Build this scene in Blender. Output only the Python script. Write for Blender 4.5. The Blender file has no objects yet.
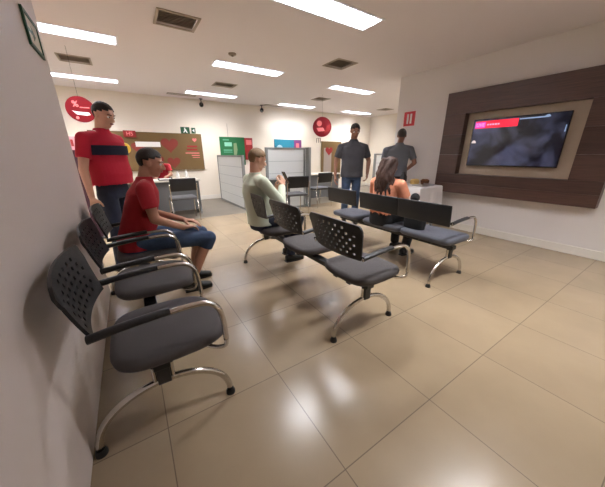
import bpy, bmesh, math, random
from mathutils import Vector, Matrix, Euler, Quaternion
random.seed(7)
PI = math.pi
S = bpy.context.scene
COL = S.collection

# ------------------------------------------------------------------ camera, world, exposure
F_PX = 258.96
YAW, PIT, ROLL = 0.575048, 0.330916, -0.0028911
fw = Vector((math.sin(YAW)*math.cos(PIT), math.cos(YAW)*math.cos(PIT), -math.sin(PIT)))
rt = Vector((math.cos(YAW), -math.sin(YAW), 0)); up = rt.cross(fw)
r2 = rt*math.cos(ROLL) + up*math.sin(ROLL); u2 = up*math.cos(ROLL) - rt*math.sin(ROLL)
cd = bpy.data.cameras.new('camera'); cam = bpy.data.objects.new('camera', cd); COL.objects.link(cam)
cd.sensor_fit = 'HORIZONTAL'; cd.sensor_width = 36; cd.lens = 36*F_PX/605; cd.clip_start = .02
M = Matrix((( r2.x, u2.x, -fw.x, 0), (r2.y, u2.y, -fw.y, 0), (r2.z, u2.z, -fw.z, 1.25), (0, 0, 0, 1)))
cam.matrix_world = M
S.camera = cam
w = bpy.data.worlds.new('world'); S.world = w; w.use_nodes = True
w.node_tree.nodes['Background'].inputs[0].default_value = (.9, .92, 1, 1)
w.node_tree.nodes['Background'].inputs[1].default_value = .3
S.view_settings.view_transform = 'Standard'; S.view_settings.look = 'None'
S.view_settings.exposure = 1.42; S.view_settings.gamma = 1; S.view_settings.use_curve_mapping = False
LAMP_W = 26.0            # power of one ceiling fixture
CEIL = 2.64; WL = -.352; WR = 4.70; YB = 8.03

# ------------------------------------------------------------------ materials
def srgb(r, g, b):
    f = lambda c: (c/255/12.92) if c/255 <= .04045 else ((c/255+.055)/1.055)**2.4
    return (f(r), f(g), f(b), 1)
def mat(name, col, rough=.5, metal=0, spec=.5, bump=0, bscale=40, vary=0, vscale=6, emis=None, estr=0, coat=0, stretch=None):
    m = bpy.data.materials.new(name); m.use_nodes = True; nt = m.node_tree; b = nt.nodes['Principled BSDF']
    c = srgb(*col); b.inputs['Base Color'].default_value = c; b.inputs['Roughness'].default_value = rough
    b.inputs['Metallic'].default_value = metal; b.inputs['Specular IOR Level'].default_value = spec
    b.inputs['Coat Weight'].default_value = coat
    tc = nt.nodes.new('ShaderNodeTexCoord'); mp = nt.nodes.new('ShaderNodeMapping')
    nt.links.new(tc.outputs['Object'], mp.inputs[0])
    if stretch: mp.inputs['Scale'].default_value = stretch
    if vary:
        n = nt.nodes.new('ShaderNodeTexNoise'); n.inputs['Scale'].default_value = vscale; n.inputs['Detail'].default_value = 5
        nt.links.new(mp.outputs[0], n.inputs['Vector'])
        r = nt.nodes.new('ShaderNodeValToRGB'); r.color_ramp.elements[0].position = .3; r.color_ramp.elements[1].position = .7
        r.color_ramp.elements[0].color = (c[0]*(1-vary), c[1]*(1-vary), c[2]*(1-vary), 1)
        r.color_ramp.elements[1].color = (min(1, c[0]*(1+vary)), min(1, c[1]*(1+vary)), min(1, c[2]*(1+vary)), 1)
        nt.links.new(n.outputs['Fac'], r.inputs[0]); nt.links.new(r.outputs[0], b.inputs['Base Color'])
    if bump:
        n = nt.nodes.new('ShaderNodeTexNoise'); n.inputs['Scale'].default_value = bscale; n.inputs['Detail'].default_value = 4
        nt.links.new(mp.outputs[0], n.inputs['Vector'])
        bp = nt.nodes.new('ShaderNodeBump'); bp.inputs['Strength'].default_value = bump; bp.inputs['Distance'].default_value = .01
        nt.links.new(n.outputs['Fac'], bp.inputs['Height']); nt.links.new(bp.outputs[0], b.inputs['Normal'])
    if emis: b.inputs['Emission Color'].default_value = srgb(*emis); b.inputs['Emission Strength'].default_value = estr
    return m
def floor_mat(name, c1, c2, grout, size, ox, oy, rough):
    m = bpy.data.materials.new(name); m.use_nodes = True; nt = m.node_tree; b = nt.nodes['Principled BSDF']; L = nt.links.new
    tc = nt.nodes.new('ShaderNodeTexCoord'); mp = nt.nodes.new('ShaderNodeMapping'); mp.inputs['Location'].default_value = (-ox, -oy, 0)
    L(tc.outputs['Object'], mp.inputs[0])
    br = nt.nodes.new('ShaderNodeTexBrick'); br.offset = 0; br.squash = 1
    br.inputs['Scale'].default_value = 1; br.inputs['Brick Width'].default_value = size; br.inputs['Row Height'].default_value = size
    br.inputs['Mortar Size'].default_value = .0022; br.inputs['Mortar Smooth'].default_value = .1; br.inputs['Bias'].default_value = 0
    br.inputs['Color1'].default_value = srgb(*c1); br.inputs['Color2'].default_value = srgb(*c2); br.inputs['Mortar'].default_value = srgb(*grout)
    L(mp.outputs[0], br.inputs['Vector'])
    n = nt.nodes.new('ShaderNodeTexNoise'); n.inputs['Scale'].default_value = 1.6; n.inputs['Detail'].default_value = 6
    L(tc.outputs['Object'], n.inputs['Vector'])
    r = nt.nodes.new('ShaderNodeValToRGB'); r.color_ramp.elements[0].color = (.86, .85, .84, 1); r.color_ramp.elements[1].color = (1.08, 1.08, 1.08, 1)
    r.color_ramp.elements[0].position = .3; r.color_ramp.elements[1].position = .7
    L(n.outputs['Fac'], r.inputs[0])
    mx = nt.nodes.new('ShaderNodeMix'); mx.data_type = 'RGBA'; mx.blend_type = 'MULTIPLY'; mx.inputs['Factor'].default_value = 1
    L(br.outputs['Color'], mx.inputs[6]); L(r.outputs[0], mx.inputs[7]); L(mx.outputs[2], b.inputs['Base Color'])
    b.inputs['Roughness'].default_value = rough; b.inputs['Specular IOR Level'].default_value = .5
    bp = nt.nodes.new('ShaderNodeBump'); bp.inputs['Strength'].default_value = .3; bp.inputs['Distance'].default_value = .002; bp.invert = True
    L(br.outputs['Fac'], bp.inputs['Height']); L(bp.outputs[0], b.inputs['Normal'])
    return m

m_floor = floor_mat('porcelain tile', (156, 138, 113), (151, 133, 109), (112, 98, 82), .6, .54, .507, .24)
m_dark_floor = floor_mat('dark carpet tile', (112, 104, 92), (106, 98, 88), (92, 84, 76), .6, .54, .507, .6)
m_ceil = mat('ceiling paint', (236, 229, 229), .9, bump=.05, bscale=60)
m_wall = mat('cream wall paint', (234, 224, 208), .75, bump=.04, bscale=90)
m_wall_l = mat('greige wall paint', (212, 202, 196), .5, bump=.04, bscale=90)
m_wall_r = mat('white wall paint', (226, 220, 216), .7, bump=.04, bscale=90)
m_base = mat('white skirting', (228, 222, 212), .45)
m_wood = mat('dark wood laminate', (82, 58, 50), .38, vary=.28, vscale=5, stretch=(1, .7, 22), bump=.03)
m_wood2 = mat('dark wood laminate plank', (72, 50, 43), .38, vary=.28, vscale=5, stretch=(1, .7, 22), bump=.03)
m_beige = mat('beige laminate', (180, 162, 140), .5, vary=.06, vscale=3)
m_blackp = mat('black plastic', (30, 31, 34), .42, bump=.05, bscale=200)
m_seat = mat('charcoal seat fabric', (74, 70, 71), .8, bump=.25, bscale=320)
m_seat3 = mat('slate seat fabric', (78, 80, 90), .7, bump=.2, bscale=320)
m_chrome = mat('chrome', (200, 196, 190), .16, metal=1)
m_blackm = mat('black painted metal', (24, 24, 26), .4)
m_rubber = mat('black rubber', (16, 16, 16), .6)
m_lampm = mat('white lamp metal', (236, 238, 242), .3)
m_alu = mat('brushed aluminium', (175, 176, 180), .3, metal=1)
m_louver = mat('satin louver metal', (205, 208, 220), .42, metal=1)
m_tube = mat('fluorescent tube', (250, 250, 255), .4, emis=(238, 242, 255), estr=5)
m_vent = mat('vent grey', (176, 164, 150), .6)
m_ventd = mat('vent dark cavity', (140, 130, 118), .8)
m_grille = mat('pale grey grille', (168, 160, 150), .55)
m_frameg = mat('grey partition frame', (128, 130, 130), .45)
m_panelw = mat('white partition panel', (214, 218, 218), .5)
m_panell = mat('grey panel line', (176, 182, 184), .5)
m_brown = mat('olive brown poster board', (112, 88, 50), .6, vary=.05, vscale=4)
m_red = mat('bright red', (196, 22, 34), .45)
m_redd = mat('deep red print', (150, 34, 34), .55)
m_pink = mat('pink print', (226, 120, 120), .6)
m_white = mat('white print', (240, 238, 234), .6)
m_green = mat('green print', (34, 112, 66), .5)
m_dgreen = mat('dark green sign', (18, 74, 46), .5)
m_teal = mat('teal print', (30, 122, 146), .5)
m_purple = mat('purple print', (120, 52, 112), .5)
m_yellow = mat('yellow print', (226, 184, 60), .6)
m_desk = mat('pale desk laminate', (206, 200, 190), .4)
m_deskd = mat('grey desk panel', (96, 98, 100), .5)
m_dome = mat('smoked dome', (12, 12, 14), .12)
m_cloth = mat('white tablecloth', (226, 222, 222), .85, bump=.1, bscale=260)
m_tvb = mat('glossy black bezel', (8, 8, 10), .15)

# ------------------------------------------------------------------ mesh helpers
def new_bm(): return bmesh.new()
def obj(name, bm, m, parent=None, smooth=False, loc=None, auto=None):
    bmesh.ops.recalc_face_normals(bm, faces=bm.faces)
    me = bpy.data.meshes.new(name); bm.to_mesh(me); bm.free()
    mats = m if isinstance(m, (list, tuple)) else [m]
    for x in mats: me.materials.append(x)
    if smooth or auto:
        for p in me.polygons: p.use_smooth = True
        if auto: me.set_sharp_from_angle(angle=math.radians(auto))
    o = bpy.data.objects.new(name, me); COL.objects.link(o)
    if parent: o.parent = parent
    if loc: o.location = loc
    return o
def tag(o, label, cat, group=None, kind=None):
    if label: o['label'] = label
    if cat: o['category'] = cat
    if group: o['group'] = group
    if kind: o['kind'] = kind
    return o
def thing(name, label, cat, loc=(0, 0, 0), rz=0, group=None):
    o = bpy.data.objects.new(name, None); COL.objects.link(o); o.location = loc; o.rotation_euler = (0, 0, rz)
    o.empty_display_size = .1
    return tag(o, label, cat, group)
def structure(o, label=None): o['kind'] = 'structure'; 
def copy_tree(o, parent=None):
    c = o.copy(); COL.objects.link(c)
    if parent: c.parent = parent
    for ch in list(o.children): copy_tree(ch, c)
    return c
def box(bm, a, b, bev=0, seg=2, mtx=None, mi=0):
    g = bmesh.ops.create_cube(bm, size=1)
    vs = g['verts']
    for v in vs: v.co = Vector(((a[i]+b[i])/2 + v.co[i]*abs(b[i]-a[i]) for i in range(3)))
    fs = set(f for v in vs for f in v.link_faces)
    if bev:
        r = bmesh.ops.bevel(bm, geom=list(set(e for v in vs for e in v.link_edges))+vs, offset=bev, segments=seg, affect='EDGES', profile=.5)
        vs = list(set(v for v in r['verts'])); fs = set(f for v in vs for f in v.link_faces)
    for f in fs: f.material_index = mi
    if mtx: bmesh.ops.transform(bm, matrix=mtx, verts=list(set(v for f in fs for v in f.verts)))
    return bm
def ring(bm, c, ax, bx, rx, ry, n):
    return [bm.verts.new(c + ax*(rx*math.cos(2*PI*i/n)) + bx*(ry*math.sin(2*PI*i/n))) for i in range(n)]
def bridge(bm, r1, r2_):
    n = len(r1)
    for i in range(n): bm.faces.new((r1[i], r1[(i+1) % n], r2_[(i+1) % n], r2_[i]))
def tube(bm, pts, r, n=12, cap=True, flat=None):
    pts = [Vector(p) for p in pts]; rs = r if isinstance(r, (list, tuple)) else [r]*len(pts)
    prev = None; rings = []
    ref = None
    for i, p in enumerate(pts):
        t = ((pts[min(i+1, len(pts)-1)]-pts[max(i-1, 0)])).normalized()
        if ref is None:
            ref = t.orthogonal().normalized() if not flat else (Vector(flat)-t*Vector(flat).dot(t)).normalized()
        ref = (ref-t*ref.dot(t)).normalized(); b = t.cross(ref)
        rr = rs[i]; rx, ry = rr if isinstance(rr, tuple) else (rr, rr)
        rg = ring(bm, p, ref, b, rx, ry, n)
        if prev: bridge(bm, prev, rg)
        prev = rg; rings.append(rg)
    if cap: bm.faces.new(rings[0][::-1]); bm.faces.new(rings[-1])
    return rings
def sphere(bm, c, rad, rot=None, u=20, v=14):
    g = bmesh.ops.create_uvsphere(bm, u_segments=u, v_segments=v, radius=1)
    rad = (rad,)*3 if isinstance(rad, (int, float)) else rad
    mt = Matrix.Translation(Vector(c)) @ (rot.to_4x4() if rot else Matrix()) @ Matrix.Diagonal((*rad, 1))
    bmesh.ops.transform(bm, matrix=mt, verts=g['verts']); return g['verts']
def capsule(bm, p0, r0, p1, r1, n=14, flat0=False, flat1=False):
    p0 = Vector(p0); p1 = Vector(p1); d = (p1-p0); L = d.length
    if L < 1e-6: return
    d /= L; a = d.orthogonal().normalized(); b = d.cross(a)
    st = []
    if not flat0:
        for k in range(1, 5): t = PI/2*k/5; st.append((p0-d*r0*math.cos(t), r0*math.sin(t)))
    st.append((p0, r0)); st.append((p1, r1))
    if not flat1:
        for k in range(4, 0, -1): t = PI/2*k/5; st.append((p1+d*r1*math.cos(t), r1*math.sin(t)))
    prev = None; first = None
    for c, r in st:
        rg = ring(bm, c, a, b, r, r, n)
        if prev: bridge(bm, prev, rg)
        else: first = rg
        prev = rg
    bm.faces.new(first[::-1]); bm.faces.new(prev)
def loft(bm, secs, n=24, ax=Vector((1, 0, 0)), bx=Vector((0, 1, 0)), sq=2.3):
    prev = None; first = None
    for c, rx, ry in secs:
        rg = []
        for i in range(n):
            t = 2*PI*i/n; ct, s_ = math.cos(t), math.sin(t)
            rg.append(bm.verts.new(Vector(c)+ax*(rx*math.copysign(abs(ct)**(2/sq), ct))+bx*(ry*math.copysign(abs(s_)**(2/sq), s_))))
        if prev: bridge(bm, prev, rg)
        else: first = rg
        prev = rg
    bm.faces.new(first[::-1]); bm.faces.new(prev)
def disc_pts(c, r, n=20): return [(c[0]+r*math.cos(2*PI*i/n), c[1]+r*math.sin(2*PI*i/n)) for i in range(n)]
def prism(bm, pts, z0, z1, mtx=None, mi=0):
    """extruded polygon in local xy, thickness z0..z1"""
    lo = [bm.verts.new((x, y, z0)) for x, y in pts]; hi = [bm.verts.new((x, y, z1)) for x, y in pts]
    n = len(pts); fs = [bm.faces.new(lo[::-1]), bm.faces.new(hi)]
    for i in range(n): fs.append(bm.faces.new((lo[i], lo[(i+1) % n], hi[(i+1) % n], hi[i])))
    for f in fs: f.material_index = mi
    if mtx: bmesh.ops.transform(bm, matrix=mtx, verts=lo+hi)
def remeshed(name, bm, m, parent, voxel=.007, smooth=4, fac=.5):
    bmesh.ops.recalc_face_normals(bm, faces=bm.faces)
    me = bpy.data.meshes.new('tmp'); bm.to_mesh(me); bm.free()
    o = bpy.data.objects.new('tmp', me); COL.objects.link(o)
    r = o.modifiers.new('r', 'REMESH'); r.mode = 'VOXEL'; r.voxel_size = voxel
    s = o.modifiers.new('s', 'SMOOTH'); s.iterations = smooth; s.factor = fac
    dg = bpy.context.evaluated_depsgraph_get(); dg.update()
    me2 = bpy.data.meshes.new_from_object(o.evaluated_get(dg)); bpy.data.objects.remove(o); bpy.data.meshes.remove(me)
    me2.name = name; me2.materials.clear(); me2.materials.append(m)
    for p in me2.polygons: p.use_smooth = True; p.material_index = 0
    q = bpy.data.objects.new(name, me2); COL.objects.link(q)
    if parent: q.parent = parent
    return q
def wall_mtx(kind, x, y, z):
    """local x = right as seen, local y = up, local z = out of the wall"""
    if kind == 'back': return Matrix(((1, 0, 0, x), (0, 0, -1, y), (0, 1, 0, z), (0, 0, 0, 1)))      # faces -y
    if kind == 'right': return Matrix(((0, 0, -1, x), (-1, 0, 0, y), (0, 1, 0, z), (0, 0, 0, 1)))    # faces -x
    if kind == 'left': return Matrix(((0, 0, 1, x), (1, 0, 0, y), (0, 1, 0, z), (0, 0, 0, 1)))       # faces +x
def rects(name, rs, z0, z1, mtx, m, parent):
    bm = new_bm()
    for (a, b, c, d) in rs: prism(bm, [(a, b), (c, b), (c, d), (a, d)], z0, z1, mtx)
    return obj(name, bm, m, parent)
def text(name, body, size, mtx, m, parent, depth=.001, bold=.0):
    cu = bpy.data.curves.new('t', 'FONT'); cu.body = body; cu.size = size; cu.extrude = depth; cu.offset = bold; cu.align_x = 'CENTER'; cu.align_y = 'CENTER'
    t = bpy.data.objects.new('t', cu); COL.objects.link(t)
    dg = bpy.context.evaluated_depsgraph_get(); dg.update()
    me = bpy.data.meshes.new_from_object(t.evaluated_get(dg)); bpy.data.objects.remove(t)
    me.transform(mtx); me.materials.clear(); me.materials.append(m); me.name = name
    o = bpy.data.objects.new(name, me); COL.objects.link(o); o.parent = parent; return o

# ------------------------------------------------------------------ room shell
def sbox(name, a, b, m):
    bm = new_bm(); box(bm, a, b); o = obj(name, bm, m); o['kind'] = 'structure'; return o
XF = 8.45; YN = -3.2; YJ = 3.76; YL = 2.90; XLL = -3.0
sbox('floor', (XLL-.2, YN-.2, -.12), (XF+.2, 5.58, 0), m_floor)
sbox('floor_back', (XLL-.2, 5.58, -.12), (XF+.2, YB+.2, 0), m_dark_floor)
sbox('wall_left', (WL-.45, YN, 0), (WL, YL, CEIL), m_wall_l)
sbox('wall_left_far', (XLL-.12, YL-.3, 0), (XLL, YB, CEIL), m_wall)
sbox('wall_left_return', (XLL, YL-.32, 0), (WL-.45, YL-.2, CEIL), m_wall)
sbox('wall_back', (XLL-.12, YB, 0), (XF+.12, YB+.12, CEIL), m_wall)
sbox('wall_right', (WR, YN, 0), (WR+.3, YJ, CEIL), m_wall_r)
sbox('wall_right_return', (WR+.3, YJ-.12, 0), (XF+.12, YJ, CEIL), m_wall)
sbox('wall_right_far', (XF, YJ, 0), (XF+.12, YB, CEIL), m_wall)
sbox('wall_front', (WL-.45, YN-.12, 0), (WR+.3, YN, CEIL), m_wall)
def skirting(name, a, b):
    bm = new_bm(); box(bm, a, b, .004); o = obj(name, bm, m_base); o['kind'] = 'structure'
skirting('baseboard_right', (WR-.015, YN, 0), (WR, YJ, .11))
skirting('baseboard_back', (XLL, YB-.015, 0), (XF, YB, .12))
skirting('baseboard_right_far', (XF-.015, YJ, 0), (XF, YB-.02, .1))

# ceiling slab with real openings for the fixtures (quads between sorted cuts)
LAMPS = [(-.43, 4.65), (-.45, 7.0), (2.05, 4.82), (2.05, 7.2), (4.62, 5.02), (4.62, 7.42), (2.02, 2.57), (7.1, 7.42), (7.1, 5.02),
         (2.30, .45), (4.0, -1.2), (-2.1, 4.65), (-2.1, 7.0)]
LW, LD = 1.20, .30
VENTS = [(.74, 3.66, .38, .34), (-.38, 5.80, .36, .34), (3.20, 3.80, .36, .36), (2.02, 6.12, .4, .3), (1.42, 7.58, .6, .12), (4.62, 6.22, .34, .32), (7.42, 6.45, .34, .34), (4.0, 7.76, .55, .16)]
holes = [(x-LW/2, y-LD/2, x+LW/2, y+LD/2) for x, y in LAMPS] + [(x-a/2, y-b/2, x+a/2, y+b/2) for x, y, a, b in VENTS]
def ceiling():
    bm = new_bm()
    xs = sorted(set([XLL-.1, XF+.1]+[h[0] for h in holes]+[h[2] for h in holes]))
    ys = sorted(set([YN-.1, YB+.1]+[h[1] for h in holes]+[h[3] for h in holes]))
    V = {}
    def vert(i, j):
        if (i, j) not in V: V[(i, j)] = bm.verts.new((xs[i], ys[j], CEIL))
        return V[(i, j)]
    for i in range(len(xs)-1):
        for j in range(len(ys)-1):
            cx, cy = (xs[i]+xs[i+1])/2, (ys[j]+ys[j+1])/2
            if any(h[0] < cx < h[2] and h[1] < cy < h[3] for h in holes): continue
            bm.faces.new((vert(i, j), vert(i, j+1), vert(i+1, j+1), vert(i+1, j)))
    r = bmesh.ops.extrude_face_region(bm, geom=list(bm.faces))
    for v in [g for g in r['geom'] if isinstance(g, bmesh.types.BMVert)]: v.co.z += .02
    o = obj('ceiling', bm, m_ceil); o['kind'] = 'structure'
ceiling()
sbox('ceiling_void', (XLL-.2, YN-.2, CEIL+.2), (XF+.2, YB+.2, CEIL+.26), m_ventd)

# ------------------------------------------------------------------ ceiling lamps
def make_lamp():
    t = thing('ceiling_light', '', 'light', (0, 0, CEIL), 0, None)
    bm = new_bm(); w_, d_ = LW/2, LD/2
    box(bm, (-w_, -d_, .085), (w_, d_, .09)); box(bm, (-w_, -d_, 0), (-w_+.006, d_, .09)); box(bm, (w_-.006, -d_, 0), (w_, d_, .09))
    box(bm, (-w_, -d_, 0), (w_, -d_+.006, .09)); box(bm, (-w_, d_-.006, 0), (w_, d_, .09))
    obj('reflector', bm, m_lampm, t)
    bm = new_bm()
    for a, b in (((-w_-.02, -d_-.02), (w_+.02, -d_+.006)), ((-w_-.02, d_-.006), (w_+.02, d_+.02)), ((-w_-.02, -d_+.006), (-w_+.006, d_-.006)), ((w_-.006, -d_+.006), (w_+.02, d_-.006))):
        box(bm, (*a, -.008), (*b, -.001))
    obj('frame', bm, m_lampm, t)
    bm = new_bm()
    for k in range(1, 14): x = -w_+k*LW/14; box(bm, (x-.002, -d_+.01, 0), (x+.002, d_-.01, .045))
    [box(bm, (-w_+.008, yy-.002, 0), (w_-.008, yy+.002, .045)) for yy in (-.055, .055)]
    obj('louver', bm, m_louver, t)
    for y in (-.065, .065):
        bm = new_bm(); tube(bm, [(-w_+.03, y, .06), (w_-.03, y, .06)], .013, 12)
        obj('lamp_tube', bm, m_tube, t, smooth=True)
    ld = bpy.data.lights.new('tube_light', 'AREA'); ld.shape = 'RECTANGLE'; ld.size = LW-.06; ld.size_y = .2
    ld.energy = LAMP_W; ld.color = (1, .985, .965); ld.spread = math.radians(145)
    lo = bpy.data.objects.new('tube_light', ld); COL.objects.link(lo); lo.parent = t; lo.location = (0, 0, .050)
    return t
lamp0 = make_lamp()
lamp_labels = ['louvred ceiling light in the top left corner nearest the left wall', 'louvred ceiling light at far left close to the back wall', 'louvred ceiling light in the centre of the ceiling, biggest fully seen',
 'thin ceiling light near the back wall above the green poster', 'ceiling light right of centre, behind the square diamond vent', 'ceiling light near the back wall left of the right round dangler',
 'ceiling light cut off by the top edge at centre', 'farthest right ceiling light above the standing man in black', 'ceiling light hidden round the right wall corner',
 'ceiling light above the middle bench row, out of frame', 'ceiling light behind the camera near the right wall', 'ceiling light behind the left wall at front', 'ceiling light behind the left wall at back']
for i, (x, y) in enumerate(LAMPS):
    o = lamp0 if i == 0 else copy_tree(lamp0)
    o.location = (x, y, CEIL); o['label'] = lamp_labels[i]; o['group'] = 'recessed ceiling lights'
vent_labels = ['square ceiling vent cut off by the top edge at left', 'rectangular ceiling vent between the two lights at far left', 'square ceiling vent seen as a diamond right of centre', 'small ceiling vent behind the centre light',
 'long slot vent near back wall at left', 'small square vent in front of the right round dangler', 'small ceiling vent farthest right, above the man in black', 'long slot vent near back wall at centre']
for i, (x, y, a, b) in enumerate(VENTS):
    t = thing('ceiling_vent', vent_labels[i], 'vent', (x, y, CEIL), 0, 'ceiling air vents')
    bm = new_bm(); box(bm, (-a/2, -b/2, .05), (a/2, b/2, .055)); obj('cavity', bm, m_ventd, t)
    bm = new_bm(); e = .025
    box(bm, (-a/2-e, -b/2-e, -.01), (a/2+e, -b/2, -.001)); box(bm, (-a/2-e, b/2, -.01), (a/2+e, b/2+e, -.001))
    box(bm, (-a/2-e, -b/2, -.01), (-a/2, b/2, -.001)); box(bm, (a/2, -b/2, -.01), (a/2+e, b/2, -.001))
    obj('frame', bm, m_vent, t)
    bm = new_bm(); k = max(3, int(b/.035))
    for j in range(k):
        yy = -b/2+(j+.5)*b/k
        box(bm, (-a/2, -.014, -.001), (a/2, .014, .001), mtx=Matrix.Translation((0, yy, .014)) @ Matrix.Rotation(.6, 4, 'X'))
    obj('grille', bm, m_vent, t)
# square patch of stained plaster with smoke detector
t = thing('smoke_detector', 'small brown stained smoke detector in front of the centre light', 'smoke detector', (1.57, 4.28, CEIL))
bm = new_bm(); tube(bm, [(0, 0, -.001), (0, 0, -.018), (0, 0, -.03)], [.055, .055, .035], 24); obj('housing', bm, m_vent, t, auto=40)
bm = new_bm(); tube(bm, [(0, 0, -.03), (0, 0, -.04)], [.02, .014], 16); obj('sensor', bm, m_ventd, t, auto=40)
# dome cameras on short stems near the back wall
for (x, y, lb) in ((1.93, 7.86, 'black dome camera hanging near the back wall, left one'), (3.66, 7.86, 'black dome camera hanging near the back wall, right one')):
    t = thing('security_camera', lb, 'camera', (x, y, CEIL), 0, 'black ceiling dome cameras')
    bm = new_bm(); tube(bm, [(0, 0, -.001), (0, 0, -.012), (0, 0, -.012), (0, 0, -.1)], [.045, .045, .012, .012], 16); obj('stem', bm, m_blackm, t, auto=40)
    bm = new_bm(); sphere(bm, (0, 0, -.14), (.055, .055, .06)); obj('dome', bm, m_dome, t, smooth=True)

# ------------------------------------------------------------------ beam seating
def back_mesh(w_, h_, bowz=.03, holes=True):
    """perforated shell in local (y across, s up); returns bmesh. x forward"""
    bm = new_bm(); ny, nz = 53, 31; th = .011
    def P(u, v):                        # u -1..1, v 0..1
        ww = w_/2*(.84+.16*min(1, v*1.3)**.8)
        zt = .622+h_*v + .012*(1-u*u)*v
        # rounded top corners
        if abs(u) > .9 and v > .7: zt -= .03*((abs(u)-.9)/.1)**2*((v-.7)/.3)
        y = u*ww
        x = -.185-.075*v - bowz*(1-u*u) + .02*v*v
        return Vector((x, y, zt))
    V = [[bm.verts.new(P(-1+2*i/(ny-1), j/(nz-1))) for j in range(nz)] for i in range(ny)]
    for i in range(ny-1):
        for j in range(nz-1):
            hole = 5 <= i < 47 and 4 <= j < 26 and ((j-4) % 4) in (0, 1) and ((i-5+3*((j-4)//4 % 2)) % 6) in (0, 1) and not (j > 20 and (i < 10 or i > 42))
            if not hole: bm.faces.new((V[i][j], V[i+1][j], V[i+1][j+1], V[i][j+1]))
    bmesh.ops.delete(bm, geom=[v for v in bm.verts if not v.link_faces], context='VERTS')
    bmesh.ops.recalc_face_normals(bm, faces=bm.faces)
    bmesh.ops.solidify(bm, geom=list(bm.faces), thickness=th)
    return bm
def flat_back(w_):
    bm = new_bm(); box(bm, (-.009, -w_/2, -.1), (.009, w_/2, .1), .008, 3, mtx=Matrix.Translation((-.215, 0, .715)) @ Matrix.Rotation(-.12, 4, 'Y'))
    return bm
def seat_mesh(w_, sq=.5):
    bm = new_bm(); n = 28; secs = []
    for z, k in ((.405, .84), (.412, .93), (.428, .985), (.448, 1.0), (.466, .97), (.474, .88), (.476, .6)):
        dz = 0
        rg = []
        for i in range(40):
            t = 2*PI*i/40; c_, s_ = math.cos(t), math.sin(t)
            x = .065+.242*k*math.copysign(abs(c_)**sq, c_); y = (w_/2)*(1-(1-k)*(sq/.5))*math.copysign(abs(s_)**sq, s_)
            if c_ > 0: y *= 1-.10*c_       # a little narrower at the front
            zz = z - .012*max(0, (x-.16)/.12)**2
            rg.append(bm.verts.new((x, y, zz)))
        if secs: bridge(bm, secs[-1], rg)
        secs.append(rg)
    bm.faces.new(secs[0][::-1]); bm.faces.new(secs[-1])
    return bm
def arm_path(side):
    return [(-.195, 0, .640), (-.1, 0, .652), (0, 0, .660), (.09, 0, .664), (.16, 0, .664), (.21, 0, .655), (.245, 0, .628), (.262, 0, .59), (.270, 0, .52), (.272, 0, .445)]
def smooth_path(pts, k=4):
    pts = [Vector(p) for p in pts]; out = []
    for i in range(len(pts)-1):
        p0 = pts[max(i-1, 0)]; p1 = pts[i]; p2 = pts[i+1]; p3 = pts[min(i+2, len(pts)-1)]
        for j in range(k):
            t = j/k; out.append(.5*((2*p1)+(p2-p0)*t+(2*p0-5*p1+4*p2-p3)*t*t+(3*p1-p0-3*p2+p3)*t**3))
    out.append(pts[-1]); return out
def bench(label, x, y0, centres, widths, legs, arms=True, perf=True, backw=None):
    t = thing('beam_seating', label, 'waiting bench', (x, y0, 0), 0, 'waiting room benches')
    bm = new_bm(); box(bm, (-.035, legs[0]-y0-.04, .345), (.035, legs[1]-y0+.04, .385), .004); obj('beam', bm, m_blackm, t)
    for cy, sw in zip(centres, widths):
        c = cy-y0
        bm = seat_mesh(sw, .5 if perf else .25); bmesh.ops.translate(bm, verts=bm.verts, vec=(0, c, 0)); obj('seat', bm, m_seat if perf else m_seat3, t, auto=50)
        bm = new_bm(); box(bm, (-.14, c-.09, .385), (.2, c-.05, .404), .003); box(bm, (-.14, c+.05, .385), (.2, c+.09, .404), .003); box(bm, (-.05, c-.14, .383), (.05, c+.14, .392))
        obj('seat_bracket', bm, m_blackm, t)
        bw = (sw+.06)
        bm = back_mesh(bw, .235, .03) if perf else flat_back(backw[centres.index(cy)]); bmesh.ops.translate(bm, verts=bm.verts, vec=(0, c, 0)); obj('backrest', bm, m_blackp, t, auto=45)
        for s in (-1, 1):
            if not perf and not (s == -1 and cy == centres[0]): continue
            yy = c+s*(sw/2+.012)
            full = smooth_path([(p[0], yy, p[2]) for p in arm_path(s)])
            a = obj('armrest', (lambda b: (tube(b, full, .0122, 10), b)[1])(new_bm()), m_chrome, t, smooth=True)
            bm = new_bm(); tube(bm, [(p.x, p.y, p.z+.006) for p in full if p.x < .085 and p.z > .6], [(.015, .020)]*len([p for p in full if p.x < .085 and p.z > .6]), 12, flat=(0, 0, 1)); obj('arm_pad', bm, m_blackp, a, auto=50)
            # short return under the seat
            bm = new_bm(); tube(bm, smooth_path([(.272, yy, .45), (.266, yy, .415), (.23, yy-s*.03, .398), (.17, yy-s*.1, .396)]), .0095, 10); obj('under_seat_tube', bm, m_chrome, a, smooth=True)
    for ly in legs:
        c = ly-y0
        bm = new_bm()
        pts = []
        for k in range(25):
            a = PI*k/24; pts.append((-.29*math.cos(a), c, .022+.238*math.sin(a)**.9))
        tube(bm, pts, .0155, 12)
        lg = obj('leg', bm, m_chrome, t, smooth=True)
        bm = new_bm(); box(bm, (-.028, c-.02, .25), (.028, c+.02, .345), .004); obj('column', bm, m_blackm, lg)
        for s in (-1, 1):
            bm = new_bm(); tube(bm, [(s*.036, c, .25), (s*.036, c, .345)], .011, 10); obj('column_trim', bm, m_chrome, lg, auto=40)
        for s in (-1, 1):
            bm = new_bm(); tube(bm, [(s*.29, c, 0), (s*.29, c, .012), (s*.29, c, .03)], [.024, .024, .018], 16); obj('foot_cap', bm, m_rubber, lg, auto=40)
    return t
R1X, R2X, R3X = -.03, 1.295, 2.585
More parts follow.
